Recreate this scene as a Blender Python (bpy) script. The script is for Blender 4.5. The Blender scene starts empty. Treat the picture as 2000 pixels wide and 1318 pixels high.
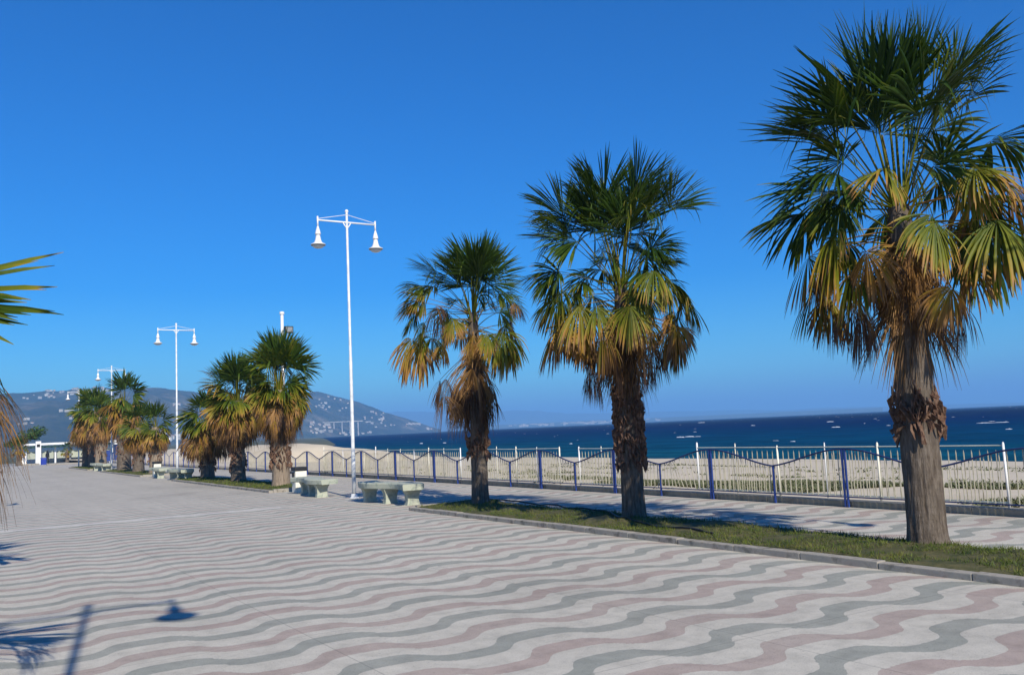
import bpy, bmesh, math, random
import numpy as np
from mathutils import Matrix, Vector, noise
sc = bpy.context.scene
col = sc.collection
R = math.radians
PI = math.pi

# ------------------------------------------------------------------ camera
cam_d = bpy.data.cameras.new('camera')
cam = bpy.data.objects.new('camera', cam_d); col.objects.link(cam)
cam_d.sensor_fit = 'HORIZONTAL'; cam_d.sensor_width = 36.0; cam_d.lens = 31.59
cam_d.clip_start = 0.05; cam_d.clip_end = 80000
mr = (0.84808213, 0.01479548, 0.52965819)
md = (-0.52795653, 0.10835588, 0.84233064)
mu = (-0.04492889, -0.99400206, 0.09970605)
cam.matrix_world = Matrix(((mr[0], -mr[1], -mr[2], 0.0),
                           (md[0], -md[1], -md[2], 0.0),
                           (mu[0], -mu[1], -mu[2], 1.6),
                           (0, 0, 0, 1)))
sc.camera = cam

# ------------------------------------------------------------------ world, sun, exposure
SUN_EL = R(36); SUN_ROT = R(189.2)
w = bpy.data.worlds.new("World"); sc.world = w; w.use_nodes = True
nt = w.node_tree; nt.nodes.clear()
sky = nt.nodes.new('ShaderNodeTexSky'); sky.sky_type = 'NISHITA'; sky.sun_disc = False
sky.sun_elevation = SUN_EL; sky.sun_rotation = SUN_ROT
sky.air_density = 1.0; sky.dust_density = 0.25; sky.ozone_density = 3.5; sky.altitude = 0
hs = nt.nodes.new('ShaderNodeHueSaturation'); hs.inputs['Saturation'].default_value = 1.75; hs.inputs['Hue'].default_value = 0.505
bg = nt.nodes.new('ShaderNodeBackground'); bg.inputs['Strength'].default_value = 0.112
wo = nt.nodes.new('ShaderNodeOutputWorld')
nt.links.new(sky.outputs[0], hs.inputs['Color']); tint = nt.nodes.new('ShaderNodeMix'); tint.data_type = 'RGBA'; tint.blend_type = 'MULTIPLY'; tint.inputs[0].default_value = 1.0
tint.inputs[7].default_value = (0.30, 0.76, 0.97, 1)
nt.links.new(hs.outputs[0], tint.inputs[6]); nt.links.new(tint.outputs[2], bg.inputs[0]); nt.links.new(bg.outputs[0], wo.inputs[0])
sd = bpy.data.lights.new('sun', 'SUN'); sd.energy = 5.0; sd.angle = R(0.5); sd.color = (1.0, 0.925, 0.80)
sun = bpy.data.objects.new('sun', sd); col.objects.link(sun)
ce = math.cos(SUN_EL)
sdir = Vector((math.sin(SUN_ROT) * ce, math.cos(SUN_ROT) * ce, math.sin(SUN_EL)))
sun.rotation_euler = sdir.to_track_quat('Z', 'Y').to_euler()
sun.location = (0, -20, 30)
sc.view_settings.view_transform = 'Standard'; sc.view_settings.look = 'None'
sc.view_settings.gamma = 1; sc.view_settings.exposure = 0.30
sc.view_settings.use_curve_mapping = False
sc.cycles.volume_bounces = 1
sc.cycles.max_bounces = 6
sc.cycles.transparent_max_bounces = 8

# ------------------------------------------------------------------ helpers
def mat(name, color=(0.5, 0.5, 0.5), rough=0.7, spec=0.3, metal=0.0):
    m = bpy.data.materials.new(name); m.use_nodes = True
    b = m.node_tree.nodes['Principled BSDF']
    b.inputs['Base Color'].default_value = (*color, 1)
    b.inputs['Roughness'].default_value = rough
    b.inputs['Specular IOR Level'].default_value = spec
    b.inputs['Metallic'].default_value = metal
    return m

class NT:
    def __init__(s, m): s.t = m.node_tree; s.b = s.t.nodes.get('Principled BSDF'); s.co = None
    def new(s, k, **kw):
        n = s.t.nodes.new(k)
        for a, v in kw.items(): setattr(n, a, v)
        return n
    def ln(s, a, b): s.t.links.new(a, b)
    def m(s, op, a, b=None, c=None, clamp=False):
        n = s.new('ShaderNodeMath', operation=op, use_clamp=clamp)
        for i, v in enumerate((a, b, c)):
            if v is None: continue
            if isinstance(v, (int, float)): n.inputs[i].default_value = v
            else: s.ln(v, n.inputs[i])
        return n.outputs[0]
    def pos(s, kind='pos'):
        if kind == 'pos': return s.new('ShaderNodeNewGeometry').outputs['Position']
        return s.new('ShaderNodeTexCoord').outputs[{'obj': 'Object', 'gen': 'Generated'}[kind]]
    def mapping(s, v, scale=(1, 1, 1)):
        n = s.new('ShaderNodeMapping'); n.inputs['Scale'].default_value = scale; s.ln(v, n.inputs[0]); return n.outputs[0]
    def noise(s, v, scale, detail=3, rough=0.5, out=0):
        n = s.new('ShaderNodeTexNoise'); n.inputs['Scale'].default_value = scale
        n.inputs['Detail'].default_value = detail; n.inputs['Roughness'].default_value = rough
        s.ln(v, n.inputs['Vector']); return n.outputs[out]
    def ramp(s, v, stops, interp='LINEAR'):
        n = s.new('ShaderNodeValToRGB'); cr = n.color_ramp; cr.interpolation = interp
        while len(cr.elements) < len(stops): cr.elements.new(0.5)
        for e, (p, c) in zip(cr.elements, stops):
            e.position = p; e.color = (*c, 1) if len(c) == 3 else c
        s.ln(v, n.inputs[0]); return n.outputs[0]
    def mix(s, f, a, b, blend='MIX'):
        n = s.new('ShaderNodeMix', data_type='RGBA', blend_type=blend)
        for sock, v in ((n.inputs[0], f), (n.inputs[6], a), (n.inputs[7], b)):
            if isinstance(v, (int, float)): sock.default_value = v
            elif isinstance(v, tuple): sock.default_value = (*v, 1)
            else: s.ln(v, sock)
        return n.outputs[2]
    def bump(s, h, strength=0.5, dist=0.02):
        n = s.new('ShaderNodeBump'); n.inputs['Strength'].default_value = strength
        n.inputs['Distance'].default_value = dist; s.ln(h, n.inputs['Height'])
        s.ln(n.outputs[0], s.b.inputs['Normal']); return n

def mottled(name, c1, c2, scale=8, rough=0.8, bump=0.3, dist=0.01, spec=0.25, kind='pos', c3=None, detail=5):
    m = mat(name, c1, rough, spec); n = NT(m); p = n.pos(kind)
    f = n.noise(p, scale, detail, 0.6)
    stops = [(0.32, c1), (0.68, c2)]
    if c3: stops = [(0.3, c1), (0.5, c2), (0.72, c3)]
    n.ln(n.ramp(f, stops), n.b.inputs['Base Color'])
    if bump: n.bump(n.noise(p, scale * 4, 4, 0.6), bump, dist)
    return m

class MB:
    def __init__(s): s.v = []; s.f = []; s.smooth = False
    def add(s, vs, fs):
        o = len(s.v); s.v += [tuple(p) for p in vs]; s.f += [tuple(i + o for i in f) for f in fs]; return s
    def box(s, x0, x1, y0, y1, z0, z1, M=None):
        vs = [(x0,y0,z0),(x1,y0,z0),(x1,y1,z0),(x0,y1,z0),(x0,y0,z1),(x1,y0,z1),(x1,y1,z1),(x0,y1,z1)]
        if M: vs = [M @ Vector(p) for p in vs]
        return s.add(vs, [(0,3,2,1),(4,5,6,7),(0,1,5,4),(1,2,6,5),(2,3,7,6),(3,0,4,7)])
    def cbox(s, x0, x1, y0, y1, z0, z1, c=0.01):
        bm = bmesh.new(); bmesh.ops.create_cube(bm, size=1)
        for v in bm.verts: v.co = Vector((x0+(v.co.x+.5)*(x1-x0), y0+(v.co.y+.5)*(y1-y0), z0+(v.co.z+.5)*(z1-z0)))
        bmesh.ops.bevel(bm, geom=bm.edges[:], offset=c, segments=2, affect='EDGES', profile=0.6)
        bm.verts.index_update()
        s.add([v.co.copy() for v in bm.verts], [[v.index for v in f.verts] for f in bm.faces]); bm.free(); return s
    def tube(s, pts, r, n=8, cap=True):
        pts = [Vector(p) for p in pts]
        rs = r if isinstance(r, (list, tuple)) else [r] * len(pts)
        o = len(s.v); up = None
        for i, p in enumerate(pts):
            a = pts[max(i-1, 0)]; b = pts[min(i+1, len(pts)-1)]
            t = (b - a).normalized()
            if up is None: up = Vector((0,0,1)) if abs(t.z) < 0.9 else Vector((1,0,0))
            u = t.cross(up)
            if u.length < 1e-4: u = t.cross(Vector((0,1,0)))
            u.normalize(); vv = u.cross(t).normalized(); up = vv
            for k in range(n):
                a_ = 2*PI*k/n; s.v.append(tuple(p + (u*math.cos(a_) + vv*math.sin(a_)) * rs[i]))
        for i in range(len(pts)-1):
            for k in range(n):
                k2 = (k+1) % n
                s.f.append((o+i*n+k, o+i*n+k2, o+(i+1)*n+k2, o+(i+1)*n+k))
        if cap:
            s.f.append(tuple(o+k for k in range(n))[::-1]); e = o+(len(pts)-1)*n; s.f.append(tuple(e+k for k in range(n)))
        return s
    def lathe(s, prof, c=(0,0,0), n=20):
        o = len(s.v)
        for r_, z in prof:
            for k in range(n): s.v.append((c[0]+r_*math.cos(2*PI*k/n), c[1]+r_*math.sin(2*PI*k/n), c[2]+z))
        for i in range(len(prof)-1):
            for k in range(n):
                k2 = (k+1)%n; s.f.append((o+i*n+k, o+i*n+k2, o+(i+1)*n+k2, o+(i+1)*n+k))
        return s
    def build(s, name, m, parent=None, smooth=False, loc=None):
        me = bpy.data.meshes.new(name); me.from_pydata(s.v, [], s.f); me.materials.append(m)
        if smooth: me.shade_smooth()
        me.update()
        o = bpy.data.objects.new(name, me); col.objects.link(o)
        if parent: o.parent = parent
        if loc: o.location = loc
        return o

def tag(o, label=None, cat=None, group=None, kind=None):
    for k, v in (('label', label), ('category', cat), ('group', group), ('kind', kind)):
        if v: o[k] = v
    return o
def empty(name, loc, rz=0):
    o = bpy.data.objects.new(name, None); col.objects.link(o); o.location = loc; o.rotation_euler = (0,0,rz)
    o.empty_display_size = 0.2; return o
def copy_tree(o, parent=None):
    c = o.copy(); col.objects.link(c); c.parent = parent
    for ch in list(o.children): copy_tree(ch, c)
    return c
def fbm(x, y, z=0.0, o=4):
    return noise.fractal(Vector((x, y, z)), 1.0, 2.0, o)

# ------------------------------------------------------------------ materials
M = {}
# pavement: wavy terrazzo stripes, cream between alternating green grey and pink grey
m = mat('wavy_paving', rough=0.82, spec=0.2); n = NT(m); P = n.pos()
sp = n.new('ShaderNodeSeparateXYZ'); n.ln(P, sp.inputs[0]); X, Y = sp.outputs[0], sp.outputs[1]
j1 = n.m('SUBTRACT', n.noise(P, 22, 3, 0.7), 0.5)
j2 = n.m('SUBTRACT', n.noise(P, 0.5, 2, 0.5), 0.5)
Xj = n.m('ADD', X, n.m('ADD', n.m('MULTIPLY', j1, 0.07), n.m('MULTIPLY', j2, 0.12)))
s_ = n.m('COSINE', n.m('MULTIPLY', n.m('SUBTRACT', Xj, 5.12), 2*PI/1.245))
sq = n.m('DIVIDE', n.m('TANH', n.m('MULTIPLY', n.m('ADD', s_, 0.05), 2.0)), 0.965)
u = n.m('SUBTRACT', Y, n.m('MULTIPLY', sq, 0.112))
u = n.m('ADD', u, n.m('MULTIPLY', j1, 0.035))
u = n.m('DIVIDE', n.m('SUBTRACT', u, 4.36), 0.485)
cellx = n.m('FLOOR', n.m('DIVIDE', X, 2.49)); celly = n.m('FLOOR', n.m('DIVIDE', Y, 2.425))
cv = n.new('ShaderNodeCombineXYZ'); n.ln(cellx, cv.inputs[0]); n.ln(celly, cv.inputs[1])
wn = n.new('ShaderNodeTexWhiteNoise', noise_dimensions='3D'); n.ln(cv.outputs[0], wn.inputs['Vector'])
u = n.m('ADD', u, n.m('MULTIPLY', n.m('SUBTRACT', wn.outputs['Value'], 0.5), 0.09))
fx = n.m('ABSOLUTE', n.m('SUBTRACT', n.m('FRACT', n.m('DIVIDE', X, 2.49)), 0.5)); fy = n.m('ABSOLUTE', n.m('SUBTRACT', n.m('FRACT', n.m('DIVIDE', Y, 2.425)), 0.5))
joint = n.m('MAXIMUM', n.m('GREATER_THAN', fx, 0.4978), n.m('GREATER_THAN', fy, 0.4978))
fr = n.m('FRACT', u); fl = n.m('FLOOR', u)
duty = n.m('ADD', 0.46, n.m('MULTIPLY', sq, 0.045))
colored = n.m('LESS_THAN', fr, duty)
alt = n.m('FLOORED_MODULO', fl, 2.0)
big = n.noise(P, 0.7, 4, 0.6); fine = n.noise(P, 130, 2, 0.8); grit = n.noise(P, 55, 2, 0.7)
green = n.mix(big, (0.255, 0.268, 0.228), (0.35, 0.34, 0.287))
pink = n.mix(big, (0.39, 0.295, 0.252), (0.385, 0.345, 0.29))
cream = n.mix(big, (0.47, 0.44, 0.37), (0.535, 0.50, 0.415))
c = n.mix(alt, pink, green); c = n.mix(colored, cream, c)
band = n.m('MULTIPLY', n.m('LESS_THAN', n.m('ABSOLUTE', n.m('SUBTRACT', Y, 20.9)), 0.14), n.m('LESS_THAN', X, 6.6))
c = n.mix(band, c, (0.56, 0.53, 0.48))
g = n.ramp(fine, [(0.25, (0.55,)*3), (0.5, (1.0,)*3), (0.8, (1.35,)*3)])
c = n.mix(0.7, c, g, 'MULTIPLY')
blotch = n.noise(P, 4.5, 5, 0.7)
c = n.mix(1.0, c, n.ramp(blotch, [(0.3, (0.82,)*3), (0.5, (1.0,)*3), (0.7, (1.12,)*3)]), 'MULTIPLY')
c = n.mix(n.m('MULTIPLY', joint, 0.35), c, (0.12, 0.115, 0.10))
speck = n.m('LESS_THAN', grit, 0.345)
c = n.mix(n.m('MULTIPLY', speck, 0.55), c, (0.10, 0.10, 0.10))
stain = n.ramp(n.noise(P, 0.22, 5, 0.65), [(0.3, (0.78,)*3), (0.42, (0.93,)*3), (0.6, (1.0,)*3)])
c = n.mix(1.0, c, stain, 'MULTIPLY')
n.ln(c, n.b.inputs['Base Color']); n.bump(n.noise(P, 90, 3, 0.7), 0.25, 0.004)
M['paving'] = m

M['concrete'] = mottled('kerb_concrete', (0.13,0.12,0.095), (0.33,0.30,0.25), 7, 0.9, 0.4, 0.006, c3=(0.27,0.26,0.22))
M['wall'] = mottled('low_wall_concrete', (0.18,0.165,0.13), (0.31,0.28,0.22), 3, 0.9, 0.4, 0.008, c3=(0.22,0.21,0.15))
M['bench'] = mottled('bench_stone', (0.20,0.24,0.19), (0.40,0.42,0.33), 7, 0.75, 0.3, 0.006, kind='obj', c3=(0.36,0.37,0.29))
M['soil'] = mottled('grass_soil', (0.04,0.05,0.015), (0.12,0.105,0.045), 6, 0.95, 0.5, 0.02)
M['sand'] = mottled('beach_sand', (0.44,0.375,0.27), (0.54,0.465,0.345), 0.35, 0.95, 0.6, 0.03, detail=8, c3=(0.47,0.405,0.30))
M['plain'] = mottled('coastal_scrub', (0.045,0.06,0.03), (0.14,0.13,0.08), 0.02, 0.95, 0)
# painted metal
M['white'] = mottled('white_paint', (0.72,0.72,0.70), (0.80,0.80,0.78), 3, 0.35, 0.0, spec=0.5)
M['galv'] = mottled('pole_white_worn', (0.50,0.52,0.52), (0.74,0.75,0.74), 5, 0.35, 0.1, 0.002, spec=0.5, kind='pos')
M['blue'] = mottled('blue_paint', (0.014,0.035,0.17), (0.025,0.06,0.26), 6, 0.45, 0.1, 0.002, spec=0.45)
M['rail'] = mottled('dark_blue_rail', (0.012,0.025,0.08), (0.03,0.05,0.16), 6, 0.5, 0.1, 0.002)
M['bar'] = mottled('bar_paint', (0.28,0.27,0.21), (0.44,0.41,0.31), 4, 0.5, 0.0, c3=(0.18,0.16,0.11))
M['cream'] = mottled('cream_paint', (0.60,0.54,0.36), (0.78,0.75,0.62), 5, 0.5, 0.1, 0.002, c3=(0.70,0.68,0.58))
M['toprail'] = mottled('pale_rail_paint', (0.42,0.47,0.42), (0.62,0.64,0.56), 4, 0.5, 0.0)
M['glass'] = mat('lamp_glass', (0.55,0.58,0.60), 0.15, 0.6)
M['lampgrey'] = mat('lamp_rim', (0.22,0.24,0.25), 0.4, 0.4)
M['black'] = mottled('black_plastic', (0.012,0.012,0.014), (0.03,0.03,0.032), 8, 0.5, 0.0)
M['bluebin'] = mat('blue_plastic', (0.012,0.035,0.28), 0.45, 0.4)
M['foam'] = mottled('sea_foam', (0.35,0.42,0.48), (0.75,0.77,0.78), 1.5, 0.8, 0.5, 0.1)

# sea
m = mat('sea_water', (0.01,0.05,0.13), 0.5, 0.0); n = NT(m); P = n.pos()
sp = n.new('ShaderNodeSeparateXYZ'); n.ln(P, sp.inputs[0])
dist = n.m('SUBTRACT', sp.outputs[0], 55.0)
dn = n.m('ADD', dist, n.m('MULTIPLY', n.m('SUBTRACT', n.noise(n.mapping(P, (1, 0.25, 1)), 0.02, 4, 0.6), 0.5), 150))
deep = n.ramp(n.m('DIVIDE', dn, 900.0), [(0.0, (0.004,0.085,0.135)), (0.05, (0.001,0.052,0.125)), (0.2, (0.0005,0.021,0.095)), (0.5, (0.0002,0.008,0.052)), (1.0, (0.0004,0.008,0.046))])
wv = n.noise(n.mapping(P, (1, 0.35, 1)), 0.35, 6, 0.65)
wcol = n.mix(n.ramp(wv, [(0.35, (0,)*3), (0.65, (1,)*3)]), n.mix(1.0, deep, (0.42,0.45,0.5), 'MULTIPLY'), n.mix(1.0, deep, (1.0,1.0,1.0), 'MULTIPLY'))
df = n.new('ShaderNodeBsdfDiffuse'); n.ln(wcol, df.inputs[0])
gl = n.new('ShaderNodeBsdfGlossy'); gl.inputs['Roughness'].default_value = 0.32; gl.inputs[0].default_value = (0.45,0.75,1,1)
bp = n.new('ShaderNodeBump'); bp.inputs['Strength'].default_value = 1.0; bp.inputs['Distance'].default_value = 0.8
n.ln(wv, bp.inputs['Height']); n.ln(bp.outputs[0], gl.inputs['Normal']); n.ln(bp.outputs[0], df.inputs['Normal'])
mx = n.new('ShaderNodeMixShader'); mx.inputs[0].default_value = 0.035
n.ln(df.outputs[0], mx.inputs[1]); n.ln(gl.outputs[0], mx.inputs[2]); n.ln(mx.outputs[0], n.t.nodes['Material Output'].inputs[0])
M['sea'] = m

# hills
def hillmat(name, cs, s):
    m = mat(name, cs[0], 0.95, 0.05); n = NT(m); P = n.pos()
    f = n.noise(P, s, 9, 0.68); f2 = n.noise(P, s*5, 6, 0.7)
    cc = n.ramp(f, [(0.36, cs[0]), (0.48, cs[1]), (0.58, cs[2]), (0.70, cs[3])])
    cc = n.mix(n.ramp(f2, [(0.4, (0,)*3), (0.62, (0.6,)*3)]), cc, cs[1])
    n.ln(cc, n.b.inputs['Base Color']); n.bump(n.noise(P, s*2, 8, 0.7), 0.9, 30); return m
M['hill'] = hillmat('scrub_hillside', [(0.018,0.024,0.014), (0.050,0.050,0.030), (0.13,0.105,0.068), (0.34,0.27,0.19)], 0.008)
M['mountain'] = hillmat('far_mountain', [(0.06,0.07,0.06), (0.09,0.09,0.07), (0.12,0.11,0.09), (0.2,0.18,0.15)], 0.0006)
M['house'] = mottled('house_plaster', (0.26,0.24,0.20), (0.55,0.52,0.47), 0.03, 0.9, 0.0)
M['house2'] = mottled('house_ochre', (0.52,0.40,0.30), (0.62,0.52,0.42), 0.05, 0.9, 0.0)
M['tile'] = mottled('roof_tile', (0.30,0.15,0.09), (0.42,0.24,0.15), 0.5, 0.9, 0.0)
M['window'] = mat('window_dark', (0.03,0.035,0.045), 0.3, 0.5)

# palm leaves: 'age' runs along every leaflet, fresh green to dead straw
def leafmat():
    m = mat('palm_leaf', rough=0.5, spec=0.18); n = NT(m)
    at = n.new('ShaderNodeAttribute', attribute_name='age')
    P = n.pos('obj')
    v = n.m('ADD', at.outputs['Fac'], n.m('MULTIPLY', n.m('SUBTRACT', n.noise(P, 9, 3, 0.6), 0.5), 0.30))
    cc = n.ramp(v, [(0.0, (0.014,0.036,0.004)), (0.22, (0.045,0.082,0.008)), (0.42, (0.150,0.160,0.012)),
                    (0.56, (0.27,0.195,0.028)), (0.70, (0.34,0.175,0.040)), (0.84, (0.29,0.165,0.068)), (1.0, (0.085,0.048,0.030))])
    n.ln(cc, n.b.inputs['Base Color'])
    tr = n.new('ShaderNodeBsdfTranslucent'); n.ln(n.mix(1.0, cc, (1.2,1.15,0.6), 'MULTIPLY'), tr.inputs[0])
    mx = n.new('ShaderNodeMixShader'); mx.inputs[0].default_value = 0.22
    n.ln(n.b.outputs[0], mx.inputs[1]); n.ln(tr.outputs[0], mx.inputs[2]); n.ln(mx.outputs[0], n.t.nodes['Material Output'].inputs[0])
    return m
M['leaf'] = leafmat()
# trunk
m = mat('palm_bark', rough=0.9, spec=0.15); n = NT(m); P = n.pos('obj')
f1 = n.noise(n.mapping(P, (30, 30, 4.5)), 1.0, 7, 0.72)
f2 = n.noise(n.mapping(P, (3, 3, 9)), 1.0, 4, 0.6)
cc = n.ramp(f1, [(0.30, (0.035,0.026,0.020)), (0.45, (0.115,0.090,0.068)), (0.62, (0.20,0.165,0.130)), (0.8, (0.27,0.225,0.175))])
cc = n.mix(n.ramp(f2, [(0.45, (0,)*3), (0.7, (0.55,)*3)]), cc, (0.10,0.080,0.060))
n.ln(cc, n.b.inputs['Base Color']); n.bump(n.m('ADD', f1, n.m('MULTIPLY', f2, 0.4)), 1.0, 0.03)
M['bark'] = m
m = mat('palm_bark_pale', rough=0.9, spec=0.15); n = NT(m); P = n.pos('obj')
f1 = n.noise(n.mapping(P, (30, 30, 4.5)), 1.0, 7, 0.72)
cc = n.ramp(f1, [(0.30, (0.10,0.075,0.052)), (0.5, (0.25,0.195,0.14)), (0.75, (0.36,0.29,0.215))])
n.ln(cc, n.b.inputs['Base Color']); n.bump(f1, 0.8, 0.02)
M['bark_pale'] = m
M['boot'] = mottled('leaf_base_fibre', (0.045,0.022,0.016), (0.15,0.085,0.055), 14, 0.9, 0.8, 0.02, kind='obj', c3=(0.24,0.16,0.11))
M['pine'] = mottled('pine_needles', (0.018,0.045,0.010), (0.06,0.11,0.02), 3, 0.85, 0.0)
M['pinebark'] = mottled('pine_bark', (0.14,0.10,0.07), (0.28,0.22,0.16), 8, 0.9, 0.4, 0.01)
M['weed'] = mottled('beach_weed', (0.07,0.09,0.035), (0.19,0.19,0.10), 2, 0.9, 0.0)
# grass blades
m = mat('grass_blade', rough=0.6, spec=0.2); n = NT(m); P = n.pos()
cc = n.ramp(n.noise(P, 3.0, 4, 0.7), [(0.3, (0.035,0.065,0.008)), (0.5, (0.085,0.115,0.015)), (0.72, (0.18,0.165,0.038))])
n.ln(cc, n.b.inputs['Base Color'])
M['grass'] = m

# ------------------------------------------------------------------ ground, promenade
YE = 104.0
MB().add([(-45,-30,0),(13.02,-30,0),(13.02,YE,0),(-45,YE,0)], [(0,1,2,3)]).build('promenade', M['paving'])
tag(bpy.data.objects['promenade'], kind='structure', label='wide promenade paved in wavy cream, green and pink stripes')

# sand beach between fence and water, with gentle ripples and ridge
def sand_z(x, y):
    t = min(max((x-13.3)/(56-13.3), 0), 1)
    z = 0.02 - 1.75 * t**1.25 + 0.10*fbm(x*0.13, y*0.10) * min(1, (x-13.3)/3) + 0.035*fbm(x*0.6, y*0.5, 3)
    if x > 44: z -= (x-44)*0.012
    return z
def grid(name, xs, ys, fz, mt, smooth=True):
    vs = [(x, y, fz(x, y)) for y in ys for x in xs]; nx = len(xs)
    fs = [(j*nx+i, j*nx+i+1, (j+1)*nx+i+1, (j+1)*nx+i) for j in range(len(ys)-1) for i in range(nx-1)]
    return MB().add(vs, fs).build(name, mt, smooth=smooth)
xs = list(np.linspace(13.3, 62, 90)); ys = list(np.concatenate([np.linspace(-40, 60, 180), np.linspace(61.5, 200, 70)]))
tag(grid('beach', xs, ys, sand_z, M['sand']), kind='structure')
# bulldozed sand bank
ridge = [(28.9,60,-0.5),(28.37,62,0.05),(27.8,64,0.23),(26.97,66,0.5),(25.22,68,0.85),(23.84,70,1.1),(23.33,75,1.1),(21.79,82,1.12),(20.47,92,1.08),(19.9,104,0.92),(18.76,120,0.72),(18,135,0.4),(17.5,145,-0.4)]
def rp(t):
    i = min(int(t), len(ridge)-2); f = t-i
    return [ridge[i][k]*(1-f)+ridge[i+1][k]*f for k in range(3)]
vs = []; nT = 110; nS = 17
for i in range(nT+1):
    x, y, z = rp(i/nT*(len(ridge)-1))
    for k in range(nS):
        q = (k-(nS-1)/2)/((nS-1)/2)
        wd = 5.0 + 0.8*math.sin(i*0.35)
        xx = x + q*wd; yy = y - abs(q)*0.0 + q*1.0
        h = z*(1-abs(q)**1.6) + (-1.1)*abs(q)**1.6
        h += 0.10*fbm(xx*0.35, yy*0.35, 7)*(1-abs(q))
        vs.append((xx, yy, h))
fs = [(i*nS+k, i*nS+k+1, (i+1)*nS+k+1, (i+1)*nS+k) for i in range(nT) for k in range(nS-1)]
tag(MB().add(vs, fs).build('sand_bank', M['sand'], smooth=True), kind='structure')
# sea
S = 29500.0
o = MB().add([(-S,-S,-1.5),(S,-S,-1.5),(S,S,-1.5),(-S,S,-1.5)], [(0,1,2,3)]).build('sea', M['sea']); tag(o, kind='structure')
# coastal plain behind promenade out to the foot of the hills
shore = [(13.2,104),(16,140),(40,170),(62,185),(110,300),(290,800),(540,1500),(860,2430),(1100,2680),(1376,2890),(1590,3064),(1725,3170)]
vs = []; fs = []
for i, (x, y) in enumerate(shore):
    zz = -0.35 if i < 2 else -0.7
    vs += [(-9000 if i else -300, y if i else 104, zz), (x, y, zz), (x+3+y*0.004, y-3, -1.7)]
for i in range(len(shore)-1):
    a, b = 3*i, 3*(i+1); fs += [(a, a+1, b+1, b), (a+1, a+2, b+2, b+1)]
a = 3*(len(shore)-1); vs += [(1725,9000,-0.7),(-9000,9000,-0.7)]; fs.append((a, a+1, len(vs)-2, len(vs)-1))
tag(MB().add(vs, fs).build('coastal_plain', M['plain']), kind='structure')
MB().add([(-9000,-9000,-0.36),(-44.9,-9000,-0.36),(-44.9,104,-0.36),(-9000,104,-0.36)], [(0,1,2,3)]).build('inland_ground', M['plain'])
tag(bpy.data.objects['inland_ground'], kind='structure')
MB().add([(-300,103.9,-0.30),(15.0,103.9,-0.30),(16,150,-0.34),(-300,150,-0.34)], [(0,1,2,3)]).build('far_square', mottled('worn_asphalt', (0.22,0.215,0.20), (0.34,0.33,0.30), 0.5, 0.9, 0.0))
tag(bpy.data.objects['far_square'], kind='structure')

# ------------------------------------------------------------------ hills
crest = [(-1400,2800,90),(-234.8,2990.8,143),(-62.9,2999.3,156),(123.4,2997.5,167),(188.6,2994.1,170),(241.8,2990.2,174),(301,3035.1,176),(406,3073,184),(494,3060,182),(569,3047,180),(621.5,3037,174),(708,3121,169),(817,3197,157),(944,3266,147),(1078,3330,159),(1168,3299,173),(1207,3285,168),(1257,3266,150),(1328,3238,128),(1381,3216,102),(1434,3193,76),(1508,3214,60),(1574,3237,41),(1633,3264,25),(1701,3286,8.6)]
foot = [(-600,1480),(-115,1495),(67,1599),(236,1784),(500,2142),(852,2456),(1098,2684),(1374,2890),(1585,3064),(1708,3169)]
def az(p): return math.atan2(p[0], p[1])
ca = np.array([az(p) for p in crest]); fa = np.array([az(p) for p in foot])
def hill_pt(a, t, jag=True):
    rc = float(np.interp(a, ca, [math.hypot(p[0],p[1]) for p in crest])); zc = float(np.interp(a, ca, [p[2] for p in crest]))
    rf = float(np.interp(a, fa, [math.hypot(p[0],p[1]) for p in foot]))
    rr = rf + (rc-rf)*t; x, y = rr*math.sin(a), rr*math.cos(a)
    if t <= 1:
        z = -0.8 + (zc+0.8)*(t**0.85)
        z += (zc*0.22)*fbm(x*0.0032, y*0.0032, 1.7, 6)*math.sin(PI*min(t,1))**0.8 + 4.5*fbm(x*0.02, y*0.02, 4)*min(t*3,1)*min(1,zc/80)
    else:
        z = zc*(1-(t-1)*1.4)
    return x, y, z
na, ntt = 420, 46
vs = []
amin, amax = az((-700,2900)), ca[-1]
for i in range(na+1):
    a = amin + (amax-amin)*i/na
    for k in range(ntt+1): vs.append(hill_pt(a, 1.6*k/ntt))
fs = [(i*(ntt+1)+k, (i+1)*(ntt+1)+k, (i+1)*(ntt+1)+k+1, i*(ntt+1)+k+1) for i in range(na) for k in range(ntt)]
tag(MB().add(vs, fs).build('hills', M['hill'], smooth=True), kind='structure')
# far mountains across the gulf
mt_ = [(a*.5, b*.5, c*.27) for a, b, c in ((5000,21500,250),(7221,20781,645),(8352,20352,904),(9475,19854,943),(10579,19289,841),(11654,18660,711),(12689,17971,554),(13679,17230,446),(15063,16034,382),(16301,14774,270),(17719,13040,214),(18866,11316,138),(19763,9664,40))]
vs = []
for i in range(241):
    t = i/240*(len(mt_)-1); q = min(int(t), len(mt_)-2); f = t-q
    p = [mt_[q][k]*(1-f)+mt_[q+1][k]*f for k in range(3)]
    for k, (s1, hh) in enumerate([(0.82,0),(0.88,0.35),(0.94,0.75),(1.0,1.0),(1.08,0.6),(1.2,0)]):
        x, y = p[0]*s1, p[1]*s1
        vs.append((x, y, -3 + (p[2]+3)*hh*(1+0.16*fbm(x*0.0016, y*0.0016, 2, 6))))
fs = [(i*6+k, (i+1)*6+k, (i+1)*6+k+1, i*6+k+1) for i in range(240) for k in range(5)]
tag(MB().add(vs, fs).build('mountains', M['mountain'], smooth=True), kind='structure')

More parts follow.
